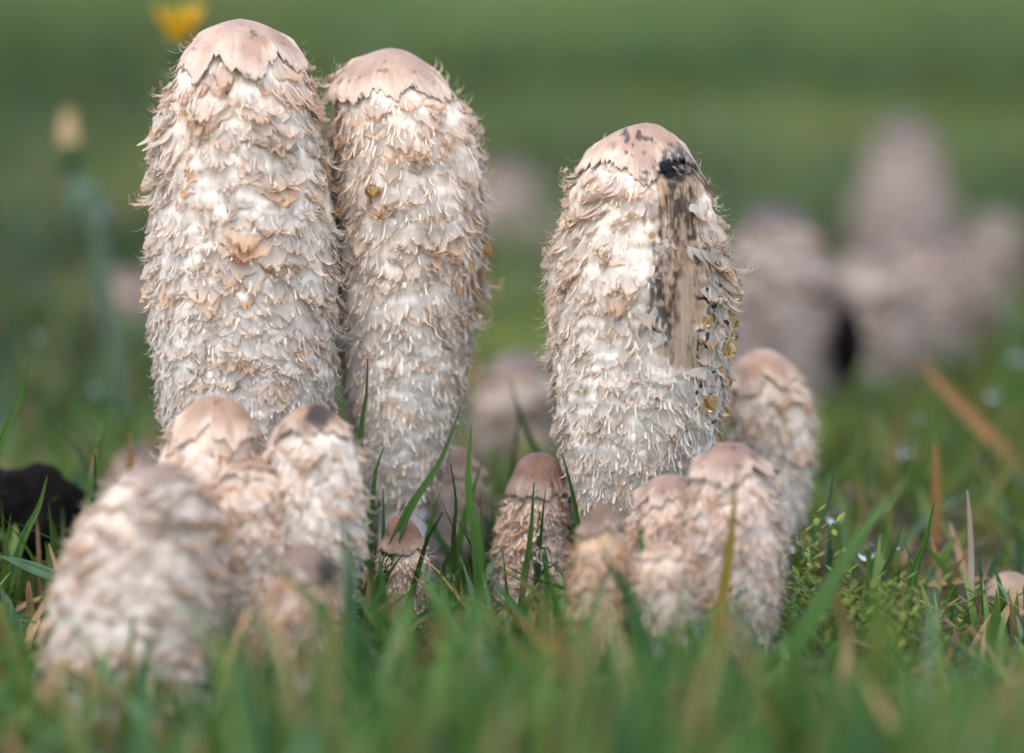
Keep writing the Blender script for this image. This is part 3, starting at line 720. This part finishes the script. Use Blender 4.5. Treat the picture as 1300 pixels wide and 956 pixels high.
blade((120, 575), (116, 660), -.5, 11, .05, DG, 'narrow dark blade left of the big blurred front mushroom')
blade((70, 532), (110, 590), 4.0, 10, 0, BG, 'slanting blue-green blade behind the black lump')
blade((585, 516), (512, 664), -2.6, 13, .2, DG, 'long diagonal blade crossing the foot of the narrowing mushroom')
blade((467, 455), (457, 560), -.8, 11, .05, GREEN * .9, 'upright blade with brown tip between the tall pair', tipcol=(.16, .07, .03))
blade((488, 566), (474, 622), -3.2, 12, -.05, GREEN, 'short blade before the narrowing mushroom, right of the woolly one')
blade((572, 590), (578, 690), -1.6, 12, .1, DG * .7, 'dark upright blade right of the long diagonal one')
blade((645, 476), (692, 600), 6.0, 10, -.1, GREEN, 'thin blade leaning left behind the glossy brown dome')
blade((660, 514), (652, 590), 5.0, 8, 0, DG, 'short thin upright blade behind the glossy brown dome')
blade((713, 574), (738, 700), -3.0, 10, .08, DG * .8, 'dark thin blade along the left foot of the inky mushroom')
blade((678, 612), (663, 755), -2.5, 8, .05, DG, 'thin straight blade in front of the glossy brown dome')
blade((598, 540), (606, 700), -3.5, 16, -.15, GREEN * 1.15, 'broad bright blade left of the glossy brown dome')
blade((612, 585), (590, 660), 1.0, 11, 0, GREEN, 'blade in the gap right of the narrowing mushroom')
blade((645, 720), (740, 760), -5.5, 13, -.2, GREEN, 'blade bending low before the glossy brown dome', y_tip=-3)
blade((562, 650), (540, 690), -3.0, 9, 0, DG * .6, 'short dark blade below the long diagonal one')
blade((1058, 588), (1034, 684), -.6, 8, .15, BG, 'thin curved blue-green blade right of the flared brown crown', drops=((.9, 2),))
blade((1158, 596), (1088, 690), -8.5, 26, .1, GREEN * 1.2, 'broad blurred blade leaning right, right of the clump')
blade((1186, 636), (1158, 728), -3.2, 15, .05, GREEN * 1.25, 'upright bright blade left of the pale straw')
blade((1145, 668), (1114, 745), 0, 9, .05, DG, 'thin blade with hanging dewdrops in the right-hand grass', drops=((.86, 5), (.7, 3), (.5, 6)))
blade((1150, 690), (1156, 760), -.4, 6, .1, GREEN, 'very thin dewy blade left of the pale straw', drops=((.3, 3), (.6, 2.5), (.85, 2)))
blade((1206, 725), (1208, 800), -.8, 10, 0, GREEN * .9, 'short upright blade just left of the pale straw')
blade((936, 592), (912, 790), -7.5, 15, .05, np.array([.26, .20, .03]), 'yellow blurred blade in front of the flared brown crown')
blade((812, 650), (806, 800), -7.0, 17, .1, GREEN * 1.1, 'green blurred blade before the tattered little mushroom')
blade((640, 770), (760, 900), -11, 20, .1, np.array([.28, .15, .04]), 'orange-brown blurred blade leaning across the foreground')
blade((760, 690), (830, 860), -10, 26, .2, BG * 1.2, 'broad blue-green blurred blade in the centre foreground')
blade((436, 640), (442, 860), -11, 20, .1, BG * 1.1, 'blurred blue-green blade before the woolly mushroom')
blade((470, 700), (520, 900), -10, 22, -.2, GREEN * 1.1, 'blurred green blade at the foreground beside the tiny reddish cap')
blade((330, 700), (440, 850), -13, 22, .3, GREEN, 'blurred green blade slanting before the small brown mushroom')
blade((0, 706), (75, 735), -3, 17, 0, BG, 'blade lying level at the lower left edge', flat=True)
blade((1228, 622), (1232, 790), -.4, 8, .03, np.array([.50, .40, .32]), 'pale dry straw standing upright near the right edge', 'dry_straw', 'straw', 'straw')
blade((1206, 662), (1230, 745), 1.4, 8, 0, np.array([.40, .28, .18]), 'brown dry straw leaning behind the pale upright one', 'dry_straw', 'straw', 'straw')
blade((1256, 733), (1178, 742), .4, 6, .02, np.array([.38, .25, .12]), 'thin straw lying level behind the pale upright one', 'dry_straw', 'straw', 'straw', flat=True)
blade((165, 548), (166, 615), 3.0, 8, 0, np.array([.42, .22, .08]), 'short orange straw behind the big front left mushroom', 'dry_straw', 'straw', 'straw')
blade((126, 552), (118, 600), 2.6, 6, .05, np.array([.34, .20, .10]), 'thin brown straw right of the black lump', 'dry_straw', 'straw', 'straw')
blade((62, 690), (78, 735), -1.5, 7, 0, np.array([.42, .26, .14]), 'pale brown straw left of the big front mushroom', 'dry_straw', 'straw', 'straw')
blade((36, 735), (42, 820), -1.0, 9, 0, np.array([.30, .17, .09]), 'brown broken straw at the lower left', 'dry_straw', 'straw', 'straw')
blade((0, 835), (34, 818), -1.0, 6, 0, np.array([.42, .36, .26]), 'pale straw end lying at the lower left edge', 'dry_straw', 'straw', 'straw', flat=True)
blade((1160, 450), (1310, 610), 16, 16, 0, np.array([.36, .20, .09]), 'long blurred orange-brown stalk sloping down to the right edge', 'dry_straw', 'straw', 'straw')
blade((1188, 560), (1188, 690), 7, 11, 0, np.array([.32, .17, .06]), 'blurred orange stalk standing behind the bright blade', 'dry_straw', 'straw', 'straw')
blade((1055, 730), (1075, 860), -8, 14, .1, np.array([.24, .15, .07]), 'blurred brown stalk in the right foreground', 'dry_straw', 'straw', 'straw')

# ------------------------------------------------------------------ flowers behind on the left
def tube(mb, pts, r0, r1, col, n=24, m_=8):
    c, L = catmull(pts, n); tan = np.gradient(c, axis=0); tan /= np.linalg.norm(tan, axis=1, keepdims=True)
    s1 = np.cross(tan, np.array([0, 1.0, .1])); s1 /= np.linalg.norm(s1, axis=1, keepdims=True); s2 = np.cross(tan, s1)
    a = np.linspace(0, 2 * np.pi, m_, endpoint=False); r = np.linspace(r0, r1, n)[:, None, None]
    V = c[:, None] + r * (s1[:, None] * np.cos(a)[None, :, None] + s2[:, None] * np.sin(a)[None, :, None])
    mb.add(V, grid_faces(n, m_, True), None, col)
def flower(head_px, y, R, stem_pts_px, label, petal_col, n_pet, spread, plen, name='yellow_flower', cup_col=(.05, .10, .03), tilt=(0, 0), dews=(), stem_r=.15, stem_col=(.06, .12, .05), leaves=False):
    rg = np.random.default_rng(int(head_px[0]))
    hp = at(*head_px, y); pts = [at(px, py, y) for px, py in stem_pts_px]
    gz = float(ground_z(np.array([pts[-1][0]]), np.array([float(y)]))[0])
    base = pts[-1].copy(); base[2] = gz - .3; pts.append(base)
    root = empty(name, base); tag(root, label, 'flower')
    mb = MB(); tube(mb, np.array([hp] + pts)[::-1] - base, stem_r, stem_r * .85, np.array(stem_col)); mb.build('stem', M['stem'], root)
    if leaves:
        for (q0, q1, w) in (((96, 225), (146, 282), .55), ((100, 235), (84, 290), .5), ((128, 320), (120, 420), .4)):
            c0, c1 = at(*q0, y), at(*q1, y); t = np.linspace(0, 1, 8)[:, None]; cc = c0 * (1 - t) + c1 * t + np.array([0, -.5, .5]) * t * (1 - t) * 2; d_ = (c1 - c0) / np.linalg.norm(c1 - c0); sx = np.cross(d_, [0, 1, 0]); ww = w * np.sin(np.pi * np.clip(t * .9 + .1, 0, 1)) ** .7 * .5
            mb = MB(); mb.add(np.stack([cc - sx * ww, cc + np.array([0, .08, 0]), cc + sx * ww], 1) - base, grid_faces(8, 3), None, np.array([.09, .16, .09])); mb.build('leaf', M['stem'], root)
    ax = np.array([tilt[0], tilt[1], 1.0]); ax /= np.linalg.norm(ax)
    e1 = np.cross(ax, [0, 1, 0]); e1 /= np.linalg.norm(e1); e2 = np.cross(ax, e1)
    a = np.linspace(0, 2 * np.pi, 12, endpoint=False)[None, :, None]
    zz = np.array([-.2, .1, .5, .9]) * R; rr = np.array([.12, .42, .48, .40]) * R
    V = hp + ax * zz[:, None, None] + rr[:, None, None] * (e1 * np.cos(a) + e2 * np.sin(a))
    mb = MB(); mb.add(V - base, grid_faces(4, 12, True), None, cup_col); head = mb.build('flower_head', M['stem'], root)
    pm = []
    for k in range(n_pet):
        az = 2 * np.pi * k / n_pet * 2.0 + rg.normal(0, .15); sp = spread * rg.uniform(.5, 1.15); ln = plen * R * rg.uniform(.8, 1.15)
        o_ = e1 * math.cos(az) + e2 * math.sin(az); sd_ = np.cross(ax, o_)
        t = np.linspace(0, 1, 5)[:, None]; ang = sp * (.35 + .65 * t)
        c = hp + ax * .7 * R + o_ * .28 * R + (ax * np.cos(ang) + o_ * np.sin(ang)) * t * ln
        w = .17 * R * (1 - .5 * t ** 3) * (.5 + np.sin(np.pi * np.minimum(t + .2, 1)))
        mb = MB(); V = np.stack([c - sd_ * w, c + o_ * .03, c + sd_ * w], 1)
        mb.add(V - base, grid_faces(5, 3), None, np.asarray(petal_col) * rg.uniform(.8, 1.1))
        mb.build('petal', M['petal'], head)
    for (px, py, r) in dews:
        o = link('dewdrop', DROP['dew'], root); o.location = (at(px, py, y) - base) * CM + np.array([0, -.002, 0]); o.scale = [r] * 3
    return root
flower((228, 80), 22, .85, [(226, 100), (232, 200), (236, 330)], 'blurred yellow flower peeping out behind the top of the tallest mushroom', (.85, .52, .02), 22, .6, 1.7)
flower((88, 213), 27, .95, [(98, 240), (124, 300), (140, 400), (152, 500)], 'blurred closed cream flower bud on a bluish stalk at the left', (.78, .58, .32), 16, -.10, 1.35, 'flower_bud', stem_r=.2, stem_col=(.10, .17, .12), leaves=True,
    dews=((132, 266, .22), (134, 372, .2), (126, 490, .16), (124, 350, .12)))

# ------------------------------------------------------------------ the mass of grass
def grass_mass(name, x, y, h, w, col, seed, segs=4, lean=.55, label=None):
    rg = np.random.default_rng(seed); n = len(x)
    z = ground_z(x, y) - .15
    az = rg.random(n) * 2 * np.pi; ln = np.abs(rg.normal(0, lean, n)) * h
    face = rg.random(n) * np.pi; sd_ = np.stack([np.cos(face), np.sin(face), 0 * face], -1)
    t = np.linspace(0, 1, segs + 1)[None, :, None]
    c = np.stack([x, y, z], -1)[:, None] + t * np.stack([0 * x, 0 * x, h], -1)[:, None] * (1 - .12 * t * (ln / h)[:, None, None]) + t ** 1.8 * np.stack([np.cos(az) * ln, np.sin(az) * ln, 0 * x], -1)[:, None]
    wd = (w[:, None, None] / 2) * (1 - t ** 2.2) + .006
    V = np.stack([c - sd_[:, None] * wd, c + sd_[:, None] * wd], 2)
    F = grid_faces(segs + 1, 2)[None] + (np.arange(n) * (segs + 1) * 2)[:, None, None]
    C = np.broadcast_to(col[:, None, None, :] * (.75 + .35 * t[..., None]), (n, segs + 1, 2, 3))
    uv = np.broadcast_to(np.stack([np.tile([[0., 1.]], (segs + 1, 1)), np.tile(np.linspace(0, 3, segs + 1)[:, None], (1, 2))], -1)[None], (n, segs + 1, 2, 2)) + rg.random((n, 1, 1, 2)) * 30
    mb = MB(); mb.add(V, F, uv, C.reshape(-1, 3))
    return tag(mb.build(name, M['grass']), label, 'grass', kind='stuff')
def grass_cols(n, x, y, seed, straw=.08):
    rg = np.random.default_rng(seed)
    k = fbm(x / 14, y / 14, 0 * x, 91)[:, None]; r = rg.random((n, 1))
    c = lerp(np.array([.034, .105, .028]), np.array([.125, .195, .026]), np.clip(.5 * r + 1.2 * (k - .3), 0, 1))
    c = np.where(rg.random((n, 1)) < .18, np.array([.045, .12, .06]) * (.8 + .5 * r), c)
    s = rg.random((n, 1)); c = np.where(s < straw, np.array([.30, .20, .09]) * (.5 + .7 * r), c)
    return c
CX = np.array([[at(cx, 600, y)[0], y, r] for cx, y, r in ((316, .3, 2.2), (514, 1.6, 1.6), (800, 0, 2.0), (928, -5.2, 1.3), (262, -4.3, 1.4), (396, -5, 1.3), (172, -8, 2.1), (980, 4.5, 1), (684, .2, .8), (846, -4.6, .8))])
def clear(x, y):
    return np.all(np.hypot(x[:, None] - CX[None, :, 0], y[:, None] - CX[None, :, 1]) > CX[None, :, 2] * .75, axis=1)
rg = np.random.default_rng(5)
# around and before the mushrooms
n = 5200; y = rg.uniform(-34, -1, n); x = rg.uniform(-1, 1, n) * (.20 * (y + 72) + 6)
h = rg.uniform(1.2, 3.6, n) * np.interp(y, [-34, -14, -6, 0], [1.0, 1.05, .85, .8]); h *= np.where((x > 5) & (y > -16), .62, 1) * np.where((x < -9) & (y > -7), .6, 1); k = clear(x, y) & ~((x < -3.0) & (x > -11) & (y < -6) & (rg.random(n) < .45)); x, y, h = x[k], y[k], h[k]
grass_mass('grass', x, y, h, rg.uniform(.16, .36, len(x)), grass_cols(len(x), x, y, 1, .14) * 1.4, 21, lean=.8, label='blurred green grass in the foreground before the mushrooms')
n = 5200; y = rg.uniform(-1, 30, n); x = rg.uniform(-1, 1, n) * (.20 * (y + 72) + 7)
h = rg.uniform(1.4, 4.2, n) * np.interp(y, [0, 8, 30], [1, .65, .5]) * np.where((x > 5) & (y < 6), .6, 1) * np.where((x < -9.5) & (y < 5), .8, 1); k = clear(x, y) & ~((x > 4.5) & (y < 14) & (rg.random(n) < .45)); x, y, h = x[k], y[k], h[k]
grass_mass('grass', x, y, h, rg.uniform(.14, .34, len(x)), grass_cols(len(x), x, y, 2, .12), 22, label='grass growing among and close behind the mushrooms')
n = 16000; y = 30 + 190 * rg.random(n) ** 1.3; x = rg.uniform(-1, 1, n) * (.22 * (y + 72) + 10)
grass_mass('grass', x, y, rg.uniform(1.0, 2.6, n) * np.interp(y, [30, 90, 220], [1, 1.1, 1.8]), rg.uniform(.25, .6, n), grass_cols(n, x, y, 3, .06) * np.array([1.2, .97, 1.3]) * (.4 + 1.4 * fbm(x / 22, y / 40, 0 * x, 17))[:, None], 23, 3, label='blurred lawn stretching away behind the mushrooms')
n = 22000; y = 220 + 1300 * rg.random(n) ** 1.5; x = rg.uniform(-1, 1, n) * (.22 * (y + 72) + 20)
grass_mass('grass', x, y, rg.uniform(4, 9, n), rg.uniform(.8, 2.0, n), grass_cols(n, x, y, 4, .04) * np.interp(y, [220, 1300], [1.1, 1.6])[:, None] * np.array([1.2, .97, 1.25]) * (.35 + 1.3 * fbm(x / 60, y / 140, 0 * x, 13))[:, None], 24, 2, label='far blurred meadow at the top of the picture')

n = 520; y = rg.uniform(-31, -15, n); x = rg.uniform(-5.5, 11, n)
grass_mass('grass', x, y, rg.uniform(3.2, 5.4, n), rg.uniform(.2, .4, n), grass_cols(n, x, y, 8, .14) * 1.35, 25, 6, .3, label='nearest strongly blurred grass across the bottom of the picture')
n = 1500; y = rg.uniform(-16, 26, n); x = rg.uniform(-1, 1, n) * (.20 * (y + 72) + 6); k = clear(x, y); x, y = x[k], y[k]; n = len(x)
grass_mass('dry_thatch', x, y, rg.uniform(.5, 1.8, n), rg.uniform(.10, .26, n), np.array([.26, .17, .085]) * rg.uniform(.4, 1.5, (n, 1)), 26, 4, 1.9, label='dead brown thatch lying between the green blades')
# dew on the grass: the soft bright discs
n = 46; y = np.concatenate([rg.uniform(-10, 2, 22), rg.uniform(8, 40, 24)])
spots = [(1150, 570, 12), (1170, 530, 14), (1090, 635, 10), (1120, 480, 20), (1275, 395, 26), (1292, 450, 22), (1190, 835, -6), (875, 800, -8), (632, 830, -9), (560, 770, -3), (490, 840, -10),
         (1000, 820, -9), (1240, 850, -9), (125, 490, 18), (50, 425, 22), (1010, 690, 3), (1100, 700, 0), (570, 735, -3), (690, 705, -3), (880, 690, -5), (1060, 655, 3), (1262, 500, 16)]
DEWY = ['right of centre behind the clump', 'just above the one behind the clump', 'level with the curved blue-green blade', 'below the blackened mushroom behind', 'highest one at the right edge',
        'second highest at the right edge', 'blurred at the lower right', 'before the flared brown crown', 'at the bottom centre', 'below the tiny reddish cap', 'bottom left of centre',
        'low between clump and moss', 'in the bottom right corner', 'left of the tallest mushroom', 'highest one at the left edge', 'beside the bright moss', 'above the yellow-green moss',
        'right of the tiny reddish cap', 'before the glossy brown dome', 'between the right-hand little mushrooms', 'right of the pale rounded mushroom', 'behind the pale straw at right']
for i, (px, py, yy) in enumerate(spots):
    p = at(px, py, yy)
    gz = float(ground_z(np.array([p[0]]), np.array([float(yy)]))[0])
    root = empty('dewy_blade', (p[0] + .2, yy, gz)); org = np.array([p[0] + .2, yy, gz])
    mb = MB(); hh = max(p[2] - gz, .6) + .1
    t = np.linspace(0, 1, 8)[:, None]; cc = np.concatenate([-.2 * t ** 2, 0 * t + .08, t * hh - .2 * (1 - t)], 1); w = .11 * (1 - .7 * t ** 2)
    V = np.stack([cc - w * [1, 0, 0], cc + [0, .05, 0], cc + w * [1, 0, 0]], 1); mb.add(V, grid_faces(8, 3), None, GREEN * rg.uniform(.8, 1.3)); mb.build('leaf', M['grass'], root)
    o = link('dewdrop', DROP['dew'], root); o.location = (p - org) * CM; o.scale = [rg.uniform(.15, .24)] * 3
    tag(root, 'green blade with one bright dewdrop, ' + DEWY[i], 'grass blade', 'dewy grass blades')

# moss in the right-hand foreground
def moss(cx, cy, y, rx, n, seed, label):
    rg = np.random.default_rng(seed); p = at(cx, cy, y); mb = MB()
    for i in range(n):
        b0 = p + rg.normal(0, 1, 3) * np.array([rx, .9, .35]); gz = float(ground_z(np.array([b0[0]]), np.array([b0[1]]))[0])
        hgt = rg.uniform(.8, 1.2) * max(b0[2] - gz, .5); ln = rg.normal(0, .35, 2)
        for j in range(14):
            t = .3 + .7 * j / 13; q = np.array([b0[0] + ln[0] * t, b0[1] + ln[1] * t, gz + hgt * t]); az = j * 2.4 + rg.random()
            d = np.array([math.cos(az), math.sin(az), .7]); sd_ = np.array([-math.sin(az), math.cos(az), 0]); L = rg.uniform(.18, .34)
            V = np.array([q - sd_ * .03, q + sd_ * .03, q + d * L * .5 + sd_ * .085, q + d * L * .5 - sd_ * .085, q + d * L, q + d * L])
            mb.add(V, [[0, 1, 2, 3], [3, 2, 4, 4]], None, np.array([.18, .23, .035]) * rg.uniform(.6, 1.3))
    tag(mb.build('moss', M['grass']), label, 'moss', kind='stuff')
moss(1015, 690, -3.4, .6, 14, 1, 'bright yellow-green moss right of the flared brown crown')
moss(1095, 750, -4.2, 1.3, 44, 2, 'yellow-green moss tufts in the right-hand grass')
